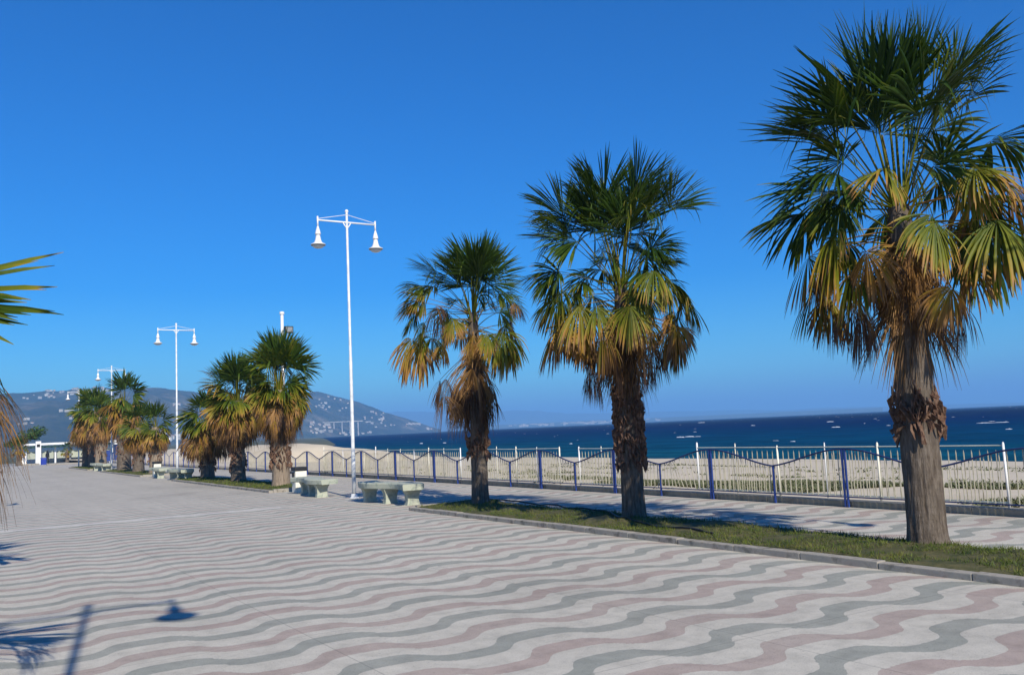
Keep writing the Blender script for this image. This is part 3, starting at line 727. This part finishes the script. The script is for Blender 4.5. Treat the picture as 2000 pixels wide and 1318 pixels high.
def palm(name, label, x, y, heart, top, rad, seed, n_live=38, rt=0.22, rb=0.26, skirt=(1.6, 26), collar=(1.4, 2.0), beard=1.0, dry=0.0, pl=1.0,
         lod=1.0, pale=False, group=None, extra_fronds=(), dead_age=0.86, lean=0.0, hang=(), fans=(), low=1.0, skirt_out=0.16, trunk_top=None):
    rng = np.random.default_rng(seed)
    root = tag(empty(name, (x, y, 0.0)), label, 'palm tree', group)
    hz = heart
    # trunk
    ns = 72 if lod > .6 else 14; nr = int(hz/0.07) if lod > .6 else 20
    vs = []
    for i in range(nr+1):
        t = i/nr; z = -0.03 + t*hz
        r_ = rb + (rt-rb)*min(t*1.25,1)**0.8 + 0.045*math.exp(-z/0.12)
        if t > 0.8: r_ *= 1-0.35*(t-0.8)/0.2
        for k in range(ns):
            a = 2*PI*k/ns
            rr = (r_ - (0.010*abs(math.sin(k*PI*ns/52+2.5*fbm(k*.35,z*1.6,seed)))**6 if lod > .6 else 0))*(1+0.05*fbm(math.cos(a)*2.2+seed, math.sin(a)*2.2, z*1.7)+0.03*fbm(math.cos(a)*6, math.sin(a)*6+seed, z*4))
            vs.append((lean*t*t+rr*math.cos(a), rr*math.sin(a), z))
    fs = [(i*ns+k, i*ns+(k+1)%ns, (i+1)*ns+(k+1)%ns, (i+1)*ns+k) for i in range(nr) for k in range(ns)]
    MB().add(vs, fs).build('trunk', M['bark_pale' if pale else 'bark'], root, smooth=True)
    # collar of old leaf bases
    cz0, cz1 = collar; b = MB(); nb = int((cz1-cz0)*(260 if lod > .6 else 60))
    for i in range(nb):
        z = cz0 + (cz1-cz0)*rng.random(); a = rng.uniform(0, 2*PI); t = z/hz
        r0 = rb+(rt-rb)*min(t*1.25,1)**0.8
        up = rng.random() < 0.30
        l_ = rng.uniform(.10,.30); wv_ = rng.uniform(.008,.030)*(1 if lod > .6 else 1.8); out = rng.uniform(.02,.085)
        dz = l_ if up else -l_; lx = lean*t*t
        ux, uy = math.cos(a), math.sin(a); tx, ty = -uy, ux; sk = rng.uniform(-.12,.12)
        p0 = (lx+ux*(r0-.02), uy*(r0-.02), z)
        q = [(p0[0]-tx*wv_, p0[1]-ty*wv_, z), (p0[0]+tx*wv_, p0[1]+ty*wv_, z),
             (lx+ux*(r0+out)+tx*(wv_*.5+sk), uy*(r0+out)+ty*(wv_*.5+sk), z+dz), (lx+ux*(r0+out)-tx*(wv_*.5-sk), uy*(r0+out)-ty*(wv_*.5-sk), z+dz),
             (lx+ux*(r0+out+.035)+tx*sk*.5, uy*(r0+out+.035)+ty*sk*.5, z+dz*.45)]
        b.add(q, [(0,1,4),(1,2,4),(2,3,4),(3,0,4)])
    b.build('leaf_base_collar', M['boot'], root)
    N = max(13, int(50*lod)); reach = top-heart
    lm = LeafMesh(); dmh = LeafMesh()
    n_live = int(n_live*(1 if lod > .5 else 0.8))
    for i in range(n_live):
        a = i/(n_live-1)
        azm = i*2.39996 + rng.normal(0, .22)
        e0 = R(88 - 100*a**1.3*low) + rng.normal(0, .07)
        Lp = reach*rng.uniform(.42,.56)*(1-0.10*a) if a < .3 else rad*rng.uniform(.56,.72)*pl
        Rb = reach*rng.uniform(.46,.55) if a < .3 else rad*rng.uniform(.42,.54)*(2-pl)
        bend = R(4 + 40*a)*rng.uniform(.7,1.3)
        ag = 0.03 + 0.20*a + (0.42*(a-.55)/.45 if a > .55 else 0) + rng.normal(0,.05)
        if rng.random() < .08+.15*a: ag += .2
        ag += dry*min(1, a*1.6)
        org = np.array([lean+math.cos(azm)*.08, math.sin(azm)*.08, hz-0.05-0.55*a])
        frond(lm, rng, org, azm, e0, Lp, bend, Rb, R(62+52*min(a*1.6,1))*rng.uniform(.9,1.1), N, 0.06+0.95*a**1.4, max(ag,.02),
              (-0.30 if a < .25 else 0.12) + 0.75*a, rng.normal(0,.8)*(1 if a > .15 else .6), R(-2+74*a)*rng.uniform(.7,1.3), tip=0.10+0.75*a**1.4, pet=0.024)
    for (azd, e_, Lp, bd, Rb, ag, tw, ex, ph, z_) in extra_fronds:
        frond(lm, rng, np.array([lean,0,z_]), R(azd), R(e_), Lp, R(bd), Rb, R(ph), max(9, int(ph*2/2.8)), 0.05+.25*ag, ag, -0.1, R(tw), R(ex), tip=0.35, ts=.72)
    for (lat, dep, z_, Rf, ag, drop) in fans:
        hx, hy = lat*0.848+dep*0.530, -lat*0.530+dep*0.848
        oz = hz - 0.05 - 0.55*min(max((hz-z_)/1.0, 0), 1.7)
        hr = math.hypot(hx, hy); az0 = math.atan2(hy, hx); el = math.atan2(z_-oz, hr); Lf = math.hypot(hr, z_-oz)
        side = 1-abs(math.sin(el))
        frond(lm if ag < .8 else dmh, rng, np.array([lean+.05*math.cos(az0), .05*math.sin(az0), oz]), az0, el+R(5), Lf, R(10), Rf,
              R(66 if el > .7 else (92 if el > -.3 else 58)), int(N*1.0), (0.10 if el > .8 else 0.35 if el > .1 else 0.75)+.5*ag, ag,
              (-.25 if el > .7 else 0.25)+.3*ag, rng.normal(0,.45), R(drop), tip=0.15+.70*(1-math.sin(max(el,0)))*(.4+ag), pet=.021, ts=.70)
    lm.build('crown', M['leaf'], root)
    # dead skirt: yellowing, then straw fronds folded down round the trunk
    dm = dmh; zb, cnt = skirt
    for i in range(int(cnt*(1 if lod > .5 else .7))):
        a = i/max(cnt-1,1); azm = i*2.39996+1.1+rng.normal(0,.3)
        z = hz - 0.35 - (hz-0.35-zb-0.9)*a*0.75
        outw = rng.uniform(.5,1.2)*(1-.55*a)*beard
        Lp = rng.uniform(.28,.5)*rad*outw; 
        Rb = min(rng.uniform(.55,.85)*rad*.75*max(beard,.9), max(z-zb, .35))
        frond(dm, rng, np.array([lean*.8+math.cos(azm)*skirt_out, math.sin(azm)*skirt_out, z]), azm, R(-18-38*a)+rng.normal(0,.1), Lp, R(45)*rng.uniform(.7,1.2), Rb,
              R(75)*rng.uniform(.6,1.0), int(N*.8), 0.9+0.6*a, min(0.62+0.33*a+rng.normal(0,.09), .98), 0.7, rng.normal(0,.5), R(18), tip=0.30, pet=.016, ts=.35)
    for (azd, e_, Lp, bd, Rb, ag, z_, *pm) in hang:
        frond(dm, rng, np.array([lean*.8,0,z_]), R(azd), R(e_), Lp, R(bd), Rb, R(pm[0] if pm else 80), (int(N*.9) if not pm else 15), (.5 if ag < .6 else 1.1), ag, 0.6, rng.normal(0,.3), R(20), tip=0.2, pet=.016, ts=.35)
    dm.build('dead_fronds', M['leaf'], root)
    return root

def fanlist(px0, y0, s1, z0, shear, reach, L, dup=.75, grow=.97):
    out = []; rnd = random.Random(len(L))
    for k, (px, y, Rp, ag, drop, side) in enumerate(L):
        lat = (px-px0+shear*(y0-y))/s1; z = z0+(y0-y)/s1
        q = reach*reach-lat*lat-((z-z0)*.8)**2
        dep = side*math.sqrt(max(q, 0.01))
        out.append((lat, dep, z, Rp/s1*grow, ag, drop))
        if rnd.random() < dup:
            out.append((lat*rnd.uniform(.75,1.0), -dep*rnd.uniform(.5,1.1)+rnd.uniform(-.2,.2), z+rnd.uniform(-.18,.1), Rp/s1*grow*rnd.uniform(.8,1.0), min(ag+rnd.uniform(-.05,.15), .95), drop*rnd.uniform(.8,1.3)+3))
    return out
F1 = fanlist(1778, 430, 167, 3.86, .07, 1.25, [(1805,180,165,.08,4,-.5),(1764,182,175,.10,2,.2),(1723,170,160,.14,4,-.4),(1887,155,155,.06,4,.4),(1905,205,140,.05,8,-.5),
 (1650,255,130,.12,6,-.3),(1660,230,110,.05,10,.5),(1640,360,165,.03,18,-.4),(1625,400,140,.06,28,.5),(1632,478,150,.34,48,-.5),(1615,500,130,.42,55,.2),(1645,546,130,.08,46,.5),(1690,380,100,.36,30,-.8),
 (1750,490,110,.33,50,-1),(1850,378,110,.42,40,-.7),(1950,291,140,.10,22,-.3),(1960,387,150,.55,48,-.4),(1882,478,170,.30,44,-.8),(1950,470,160,.12,50,.4),(1920,430,130,.46,50,.7),
 (1691,600,135,.84,62,-.3),(1873,610,130,.86,62,-.2),(1665,590,110,.90,60,.4)])
F2 = fanlist(1229, 553, 121, 3.85, .045, 1.15, [(1201,390,105,.08,3,-.3),(1252,380,105,.12,3,-.5),(1289,392,95,.06,4,.3),(1322,410,90,.10,8,-.3),(1180,400,100,.05,4,.4),(1123,415,92,.10,6,-.3),(1229,450,75,.22,10,-1),
 (1132,458,95,.05,10,.3),(1108,525,85,.06,18,-.3),(1289,488,80,.04,20,.6),(1112,566,90,.22,40,-.4),(1271,552,75,.30,42,-1),(1322,543,85,.06,36,.4),(1345,590,80,.28,40,-.3),(1145,603,95,.42,52,-.8),
 (1229,615,80,.36,55,-1),(1183,655,85,.52,58,-.9),(1105,635,90,.50,55,.4),(1332,635,95,.10,52,.4),(1318,650,80,.55,56,-.5),(1252,690,88,.76,62,-1),(1172,705,85,.88,60,.2),(1289,685,80,.90,60,.4),(1210,690,85,.82,62,-.7)], dup=1, grow=1.08)
F3 = fanlist(930, 600, 99, 4.05, .03, 1.05, [(929,532,88,.08,2,-.4),(903,532,86,.10,3,.3),(955,530,86,.06,3,.4),(942,540,80,.04,3,-.6),(862,524,66,.12,6,-.3),(835,545,62,.22,10,.2),(822,575,58,.36,20,-.4),(815,602,52,.10,30,.5),
 (808,652,88,.50,52,-.3),(825,640,70,.30,50,.3),(862,592,70,.90,62,-.6),(897,630,50,.46,55,-1),(993,570,55,.06,26,.4),(1012,590,45,.82,40,-.3),(985,648,90,.30,54,-.3),(1004,660,60,.14,46,.4),
 (866,738,66,.96,50,-.1),(895,745,90,.92,66,-.5),(962,755,90,.96,66,.2),(930,720,110,.80,66,-1),(915,760,95,.88,66,-.8)], dup=1, grow=1.12)
# azimuth 0 = seaward (right and towards the camera), 90 = along the promenade away from the camera
G1 = 'palms nearest the camera on the right'
palm('fan_palm', 'largest and nearest fan palm with thick bare trunk, at the right edge of the view', 9.36, 6.29, 3.98, 6.36, 1.30, 11,
     n_live=30, beard=.30, rt=.185, rb=.215, skirt=(1.72,34), collar=(1.38,1.85), group=G1, skirt_out=.12, fans=F1,
     hang=[(238,-62,.2,10,.85,.76,3.75),(255,-62,.2,10,.9,.72,3.7),(220,-62,.2,10,.9,.80,3.65),(200,-66,.2,10,.9,.74,3.5),(275,-66,.2,10,.9,.84,3.5),(245,-70,.2,10,1.0,.70,3.4),(225,-70,.2,10,1.0,.82,3.3),(250,-72,.25,10,1.15,.86,3.0),(230,-74,.2,10,1.2,.82,3.1),(270,-74,.2,10,1.1,.9,2.9)])
palm('fan_palm', 'middle of the three near fan palms, full crown with orange drooping fronds', 9.26, 11.32, 3.85, 6.0, 1.20, 23,
     n_live=34, beard=.42, rt=.155, rb=.190, skirt=(1.75,44), collar=(0.98,2.2), group=G1, skirt_out=.12, fans=F2,
     hang=[(238,-62,.2,10,.8,.74,3.6),(258,-62,.2,10,.85,.78,3.4),(215,-62,.2,10,.85,.80,3.4),(195,-66,.2,10,.9,.84,3.2),(280,-66,.2,10,.9,.86,3.1),(245,-70,.2,10,.95,.82,3.0),(225,-70,.2,10,1.0,.88,2.8),(262,-70,.2,10,1.0,.90,2.7)])
palm('fan_palm', 'ragged fan palm with broken crown and long straw skirt hanging down its trunk', 9.25, 16.2, 4.05, 5.75, 1.0, 37,
     n_live=20, beard=.30, rt=.13, rb=.185, skirt=(1.3,54), collar=(1.15,1.5), group=G1, skirt_out=.09, fans=F3,
     hang=[(188,-40,1.3,20,.9,.84,3.3),(196,-48,1.15,15,.9,.88,3.1),(250,-78,.35,8,1.3,.86,3.4),(265,-80,.3,8,1.2,.82,2.9),(240,-80,.3,8,1.2,.80,3.1),(200,-78,.25,8,1.2,.88,2.6)])
G2 = 'palms of the second clump'
palm('fan_palm', 'full bushy fan palm with pale trunk, right of the second clump beside the litter bin', 9.15, 29.0, 3.2, 5.25, 1.15, 41,
     beard=1.25, dry=.17, pl=.68, n_live=70, rt=.24, rb=.29, skirt=(1.2,100), collar=(.75,1.4), lod=.7, pale=True, group=G2, skirt_out=.22)
palm('fan_palm', 'middle palm of the second clump with straw skirt over a dark trunk', 9.15, 34.1, 3.1, 5.05, 1.32, 43,
     beard=1.25, dry=.17, pl=.68, n_live=64, rt=.24, rb=.27, skirt=(1.25,84), collar=(.6,1.5), lod=.6, group=G2, skirt_out=.2)
palm('fan_palm', 'shorter leftmost palm of the second clump, near the middle lamp', 9.15, 38.8, 2.45, 3.9, 1.4, 47,
     beard=1.25, dry=.15, pl=.68, n_live=36, rt=.26, rb=.29, skirt=(1.1,64), collar=(.5,1.3), lod=.6, group=G2, skirt_out=.2)
G3 = 'palms of the third clump'
palm('fan_palm', 'low yellowish palm on the right of the third clump with pale trunk base', 9.15, 50.0, 2.5, 4.0, 1.0, 53,
     beard=1.25, dry=.15, pl=.68, n_live=36, rt=.27, rb=.33, skirt=(1.0,54), collar=(.8,1.8), lod=.45, pale=True, group=G3, skirt_out=.2)
palm('fan_palm', 'low palm with orange skirt in the middle of the third clump', 9.15, 55.0, 2.6, 4.3, 1.2, 59,
     beard=1.25, dry=.15, pl=.68, n_live=34, rt=.26, rb=.33, skirt=(1.2,60), collar=(.6,1.6), lod=.45, group=G3, skirt_out=.2)
palm('fan_palm', 'tallest palm of the third clump, right of the third street lamp', 9.15, 60.0, 4.3, 6.4, 1.55, 61,
     beard=1.25, dry=.15, pl=.68, n_live=36, rt=.36, rb=.42, skirt=(1.9,70), collar=(.9,2.2), lod=.45, group=G3, skirt_out=.3)
G4 = 'palms of the farthest clump'
palm('fan_palm', 'right palm of the farthest clump with greyish pale trunk', 9.15, 70.0, 3.7, 5.5, 1.6, 67,
     beard=1.4, dry=.16, pl=.68, n_live=34, rt=.34, rb=.40, skirt=(1.9,44), collar=(1.0,2.0), lod=.4, pale=True, group=G4, skirt_out=.3)
palm('fan_palm', 'middle palm of the farthest clump on a dark trunk', 9.15, 73.5, 4.2, 6.3, 1.7, 71,
     beard=1.4, dry=.16, pl=.68, n_live=34, rt=.36, rb=.42, skirt=(2.1,44), collar=(1.0,2.0), lod=.4, group=G4, skirt_out=.3)
palm('fan_palm', 'leftmost palm of the farthest clump, beside the farthest lamp', 9.15, 77.2, 4.0, 6.0, 1.85, 73,
     beard=1.4, dry=.16, pl=.68, n_live=34, rt=.36, rb=.42, skirt=(1.9,70), collar=(1.0,2.0), lod=.4, group=G4, skirt_out=.3)
# left row: mostly outside the frame; its fronds and shadows reach in
G5 = 'palms of the left row'
palm('fan_palm', 'near palm outside the left edge whose green frond tips and straw skirt reach into view', -0.85, 6.3, 2.35, 3.3, 0.5, 83,
     n_live=9, rt=.22, rb=.25, skirt=(1.3,20), collar=(1.0,1.6), group=G5, low=.6,
     extra_fronds=[(-32,15,.60,4,1.02,.14,64,8,17,2.30),(-34,13,.62,4,.98,.08,70,8,12,2.27),(90,30,.5,10,.9,.2,30,8,70,2.3),(-78,42,1.25,8,.62,.2,20,20,85,2.3),(-66,36,1.0,8,.6,.2,20,20,85,2.3),(-92,36,1.3,8,.65,.2,20,20,85,2.3),(-84,22,1.1,8,.6,.3,20,20,85,2.3),(-74,30,1.6,8,.6,.3,20,20,85,2.3)],  # later fronds stay out of frame, added to thicken the shadow on the paving
     hang=[(-20,8,1.03,30,.62,.78,2.25,17),(-28,8,1.10,30,.6,.82,2.2,17),(-10,6,1.00,30,.6,.74,2.25,17),(-15,8,0.98,30,.6,.80,2.2,16),(-24,6,1.05,30,.6,.84,1.95,15),(-32,8,1.12,30,.55,.80,1.9,14),(-20,10,0.96,30,.65,.76,2.0,12),(-26,8,1.07,30,.6,.72,2.1,18),(-18,8,1.00,30,.6,.86,1.85,18)])
palm('fan_palm', 'second palm of the left row, outside the frame but casting its shadow', -0.9, 11.3, 3.6, 5.6, 1.3, 89,
     n_live=30, rt=.20, rb=.23, skirt=(1.6,16), collar=(1.0,1.8), lod=.6, group=G5)

# ------------------------------------------------------------------ far end of the promenade
b0 = tag(empty('beach_pavilion', (8.2,135,-0.45)), 'long low white open pavilion at the far end of the promenade', 'building')
MB().box(0,18.5,0,7,2.55,2.82).build('roof', M['white'], b0)
MB().box(.2,18.3,4.6,4.8,0,1.5).build('wall', M['white'], b0)
for k in range(11): MB().box(.3+k*1.75,.5+k*1.75,.2,.4,0,2.54).build('pillar', M['lampgrey' if k % 2 else 'white'], b0)
for k in range(10): MB().box(.6+k*1.75,1.95+k*1.75,.3,.36,.75,1.7).build('screen', M['bench'], b0)
aw = MB()
for k in range(22): aw.lathe([(0.001,0),(.42,-.18),(.45,-.36)], (.5+k*.83,-.25,2.56), 8)
aw.build('scalloped_awning', mottled('dark_green_canvas', (0.02,0.05,0.045), (0.03,0.07,0.06), 3, 0.8, 0), b0)
r = tag(empty('sign_pillar', (9.3,125,-0.45)), 'white rectangular sign pillar in front of the pavilion', 'sign')
MB().cbox(-.3,.3,-.2,.2,0,3.0,.03).build('pillar', M['white'], r); MB().box(-.18,.18,-.225,-.203,2.3,2.65).build('plaque', M['black'], r)
r = tag(empty('waste_container', (9.25,117,-0.35)), 'bright blue waste container at the far left end', 'bin')
MB().cbox(-.28,.28,-.3,.3,.08,.85,.05).build('body', M['bluebin'], r); MB().cbox(-.31,.31,-.33,.33,.85,.95,.03).build('lid', M['bluebin'], r)
MB().cbox(-.3,-.2,-.3,-.2,0,.12,.02).build('wheel', M['black'], r); MB().cbox(.2,.3,-.3,-.2,0,.12,.02).build('wheel', M['black'], r)
r = tag(empty('low_block', (7.2,106,-0.3)), 'small pale concrete block at the far left edge of the paving', 'block')
MB().cbox(-.8,.8,-.3,.3,0,.45,.04).build('block', M['concrete'], r)
# far pavements edging
o = MB().cbox(8.1,15.5,98.5,99.3,0.004,0.12,.02).build('kerb', M['concrete']); tag(o, 'pale raised kerb crossing the far end of the promenade', 'kerb')
# pine and little palms at the far left
def blob_tree(name, label, loc, trunk_h, blobs, seed, leaf=.11, cat='tree', grp=None):
    rng = np.random.default_rng(seed); r = tag(empty(name, loc), label, cat, grp)
    t = MB(); t.tube([(0,0,0),(.1,0,trunk_h*.5),(.25,0,trunk_h)], [.16,.12,.09], 8)
    for (bx,by,bz,br) in blobs: t.tube([(.2,0,trunk_h*.75),(bx*.6,by*.6,(trunk_h+bz)/2),(bx,by,bz)], [.07,.05,.02], 6)
    t.build('trunk', M['pinebark'], r, smooth=True)
    c = MB()
    for (bx,by,bz,br) in blobs:
        for k in range(int(260*br)):
            d = rng.normal(0,1,3); d /= np.linalg.norm(d); q = br*rng.random()**.4
            p = np.array([bx,by,bz])+d*q*np.array([1.2,1.2,.7])
            u_ = rng.normal(0,1,3); u_ /= np.linalg.norm(u_); v_ = np.cross(u_, d); s_2 = leaf*rng.uniform(.7,1.5)
            c.add([p-u_*s_2, p+v_*s_2*.5, p+u_*s_2, p-v_*s_2*.5], [(0,1,2,3)])
    c.build('crown', M['pine'], r); return r
blob_tree('umbrella_pine', 'dark green leaning umbrella pine at the far left beside the pavilion', (6.6,118,-.4), 2.6,
          [(0.2,0,3.0,.9),(1.1,.2,3.6,1.0),(2.2,0,4.1,.95),(-.7,0,2.7,.6),(1.8,.3,3.5,.6)], 3, leaf=.16)
palm('fan_palm', 'small dull palm below the far pine', 6.3, 108, 2.0, 3.1, .9, 97, n_live=24, rt=.16, rb=.2, skirt=(.8,14), collar=(.6,1.2), lod=.3, group='small far palms at the left')
palm('fan_palm', 'small spiky palm in front of the white pavilion', 11.6, 116, 1.5, 2.5, .7, 101, n_live=22, rt=.14, rb=.18, skirt=(.6,10), collar=(.4,.9), lod=.3, group='small far palms at the left')
# person far off in dark clothes
def person(loc, label, rz=0, h=1.72):
    r = tag(empty('person', loc, rz), label, 'person')
    me = bpy.data.meshes.new('body')
    P_ = [(0,0,.92),(0,0,1.15),(0,0,1.38),(0,0,1.50),(0,0,1.60),(0,0.0,1.70),
          (.17,0,1.40),(.23,.02,1.12),(.22,-.06,.88),(-.17,0,1.40),(-.24,.02,1.12),(-.22,-.06,.88),
          (.10,0,.88),(.11,-.06,.48),(.11,.04,.08),(.11,-.10,.03),(-.10,0,.88),(-.11,.08,.48),(-.11,.16,.10),(-.11,.03,.04)]
    E_ = [(0,1),(1,2),(2,3),(3,4),(4,5),(2,6),(6,7),(7,8),(2,9),(9,10),(10,11),(0,12),(12,13),(13,14),(14,15),(0,16),(16,17),(17,18),(18,19)]
    Rd = [.14,.13,.15,.055,.09,.075,.065,.045,.035,.065,.045,.035,.09,.06,.04,.035,.09,.06,.04,.035]
    me.from_pydata(P_, E_, []); o = bpy.data.objects.new('body', me); col.objects.link(o); o.parent = r
    me.materials.append(M['black'])
    sk = o.modifiers.new('skin', 'SKIN'); me.skin_vertices.new() if not me.skin_vertices else None
    for i, v in enumerate(me.skin_vertices[0].data): v.radius = (Rd[i], Rd[i]*.8)
    me.skin_vertices[0].data[0].use_root = True
    o.modifiers.new('sub', 'SUBSURF').levels = 1
    hd = MB().lathe([(0.001,1.50),(.05,1.51),(.075,1.56),(.09,1.63),(.085,1.70),(.05,1.745),(.001,1.755)], n=12)
    hd.build('hair', mat('dark_hair', (0.02,0.015,0.01), 0.7), r, smooth=True)
    return r
person((9.9,120,-.35), 'person in dark clothes walking in front of the far pavilion', rz=.6)
# blue kiosk panels behind the third clump
r = tag(empty('beach_kiosk', (17.3,112,-0.35)), 'small blue beach kiosk behind the third palm clump', 'kiosk')
MB().box(-1.2,1.2,-1,1,0,2.1).build('wall', M['blue'], r); MB().box(-1.4,1.4,-1.2,1.2,2.12,2.25).build('roof', M['white'], r); MB().box(-.5,.5,-1.03,-1.01,.9,1.7).build('window', M['window'], r)
r = tag(empty('notice_board', (10.9,82,0)), 'blue notice board on two legs between the farthest palms', 'sign')
MB().cbox(-.55,.55,-.03,.03,.35,1.25,.01).build('panel', M['blue'], r)
for s1 in (-.5,.5): MB().tube([(s1,0,0),(s1,0,.35)], .025, 6).build('leg', M['galv'], r)

# ------------------------------------------------------------------ beach plants and litter
random.seed(77); rng = np.random.default_rng(77)
def weeds(patches, name, label):
    b = MB()
    for (x0, x1, y0, y1, nn, *dense) in patches:
        for i in range(nn):
            x = random.uniform(x0,x1); y = random.uniform(y0,y1)
            if dense:
                if ((x-(x0+x1)/2)/(x1-x0)*2)**2+((y-(y0+y1)/2)/(y1-y0)*2)**2 > 0.55+0.9*fbm(x*.5, y*.3, 4): continue
            elif fbm(x*.45, y*.16, 2) + 0.5*fbm(x*1.3, y*.6, 8) < 0.12+0.3*random.random(): continue
            z = sand_z(x,y)
            for k in range(4):
                a = random.uniform(0,2*PI); l_ = random.uniform(.05,.16); px_, py_ = x+random.uniform(-.12,.12), y+random.uniform(-.12,.12)
                b.add([(px_-.03*math.sin(a),py_+.03*math.cos(a),z),(px_+.03*math.sin(a),py_-.03*math.cos(a),z),(px_+math.cos(a)*l_,py_+math.sin(a)*l_,z+random.uniform(.02,.10))],[(0,1,2)])
    tag(b.build(name, M['weed']), label, 'plants', kind='stuff')
weeds([(13.9,19.2,10.5,21,17000,1),(17,20.5,9,12.5,2600,1),(14,21,14,24,2000),(14,19,4,9,1600),(14,30,24,40,2000),(20,32,8,22,1200)], 'beach_weeds', 'low dull green weeds creeping over the sand behind the fences')

# ------------------------------------------------------------------ haze
hm = bpy.data.materials.new('haze'); hm.use_nodes = True; t = hm.node_tree; t.nodes.clear()
vo = t.nodes.new('ShaderNodeVolumePrincipled'); mo = t.nodes.new('ShaderNodeOutputMaterial')
vo.inputs['Color'].default_value = (0.27,0.60,1.0,1); vo.inputs['Density'].default_value = 2.2e-4; vo.inputs['Anisotropy'].default_value = 0.0
t.links.new(vo.outputs[0], mo.inputs['Volume'])
hz_ = MB().box(-30000,30000,-30000,30000,-3.0,400).build('haze', hm)
tag(hz_, 'thin pale sea haze fading the headland and far mountains', 'haze', kind='stuff')
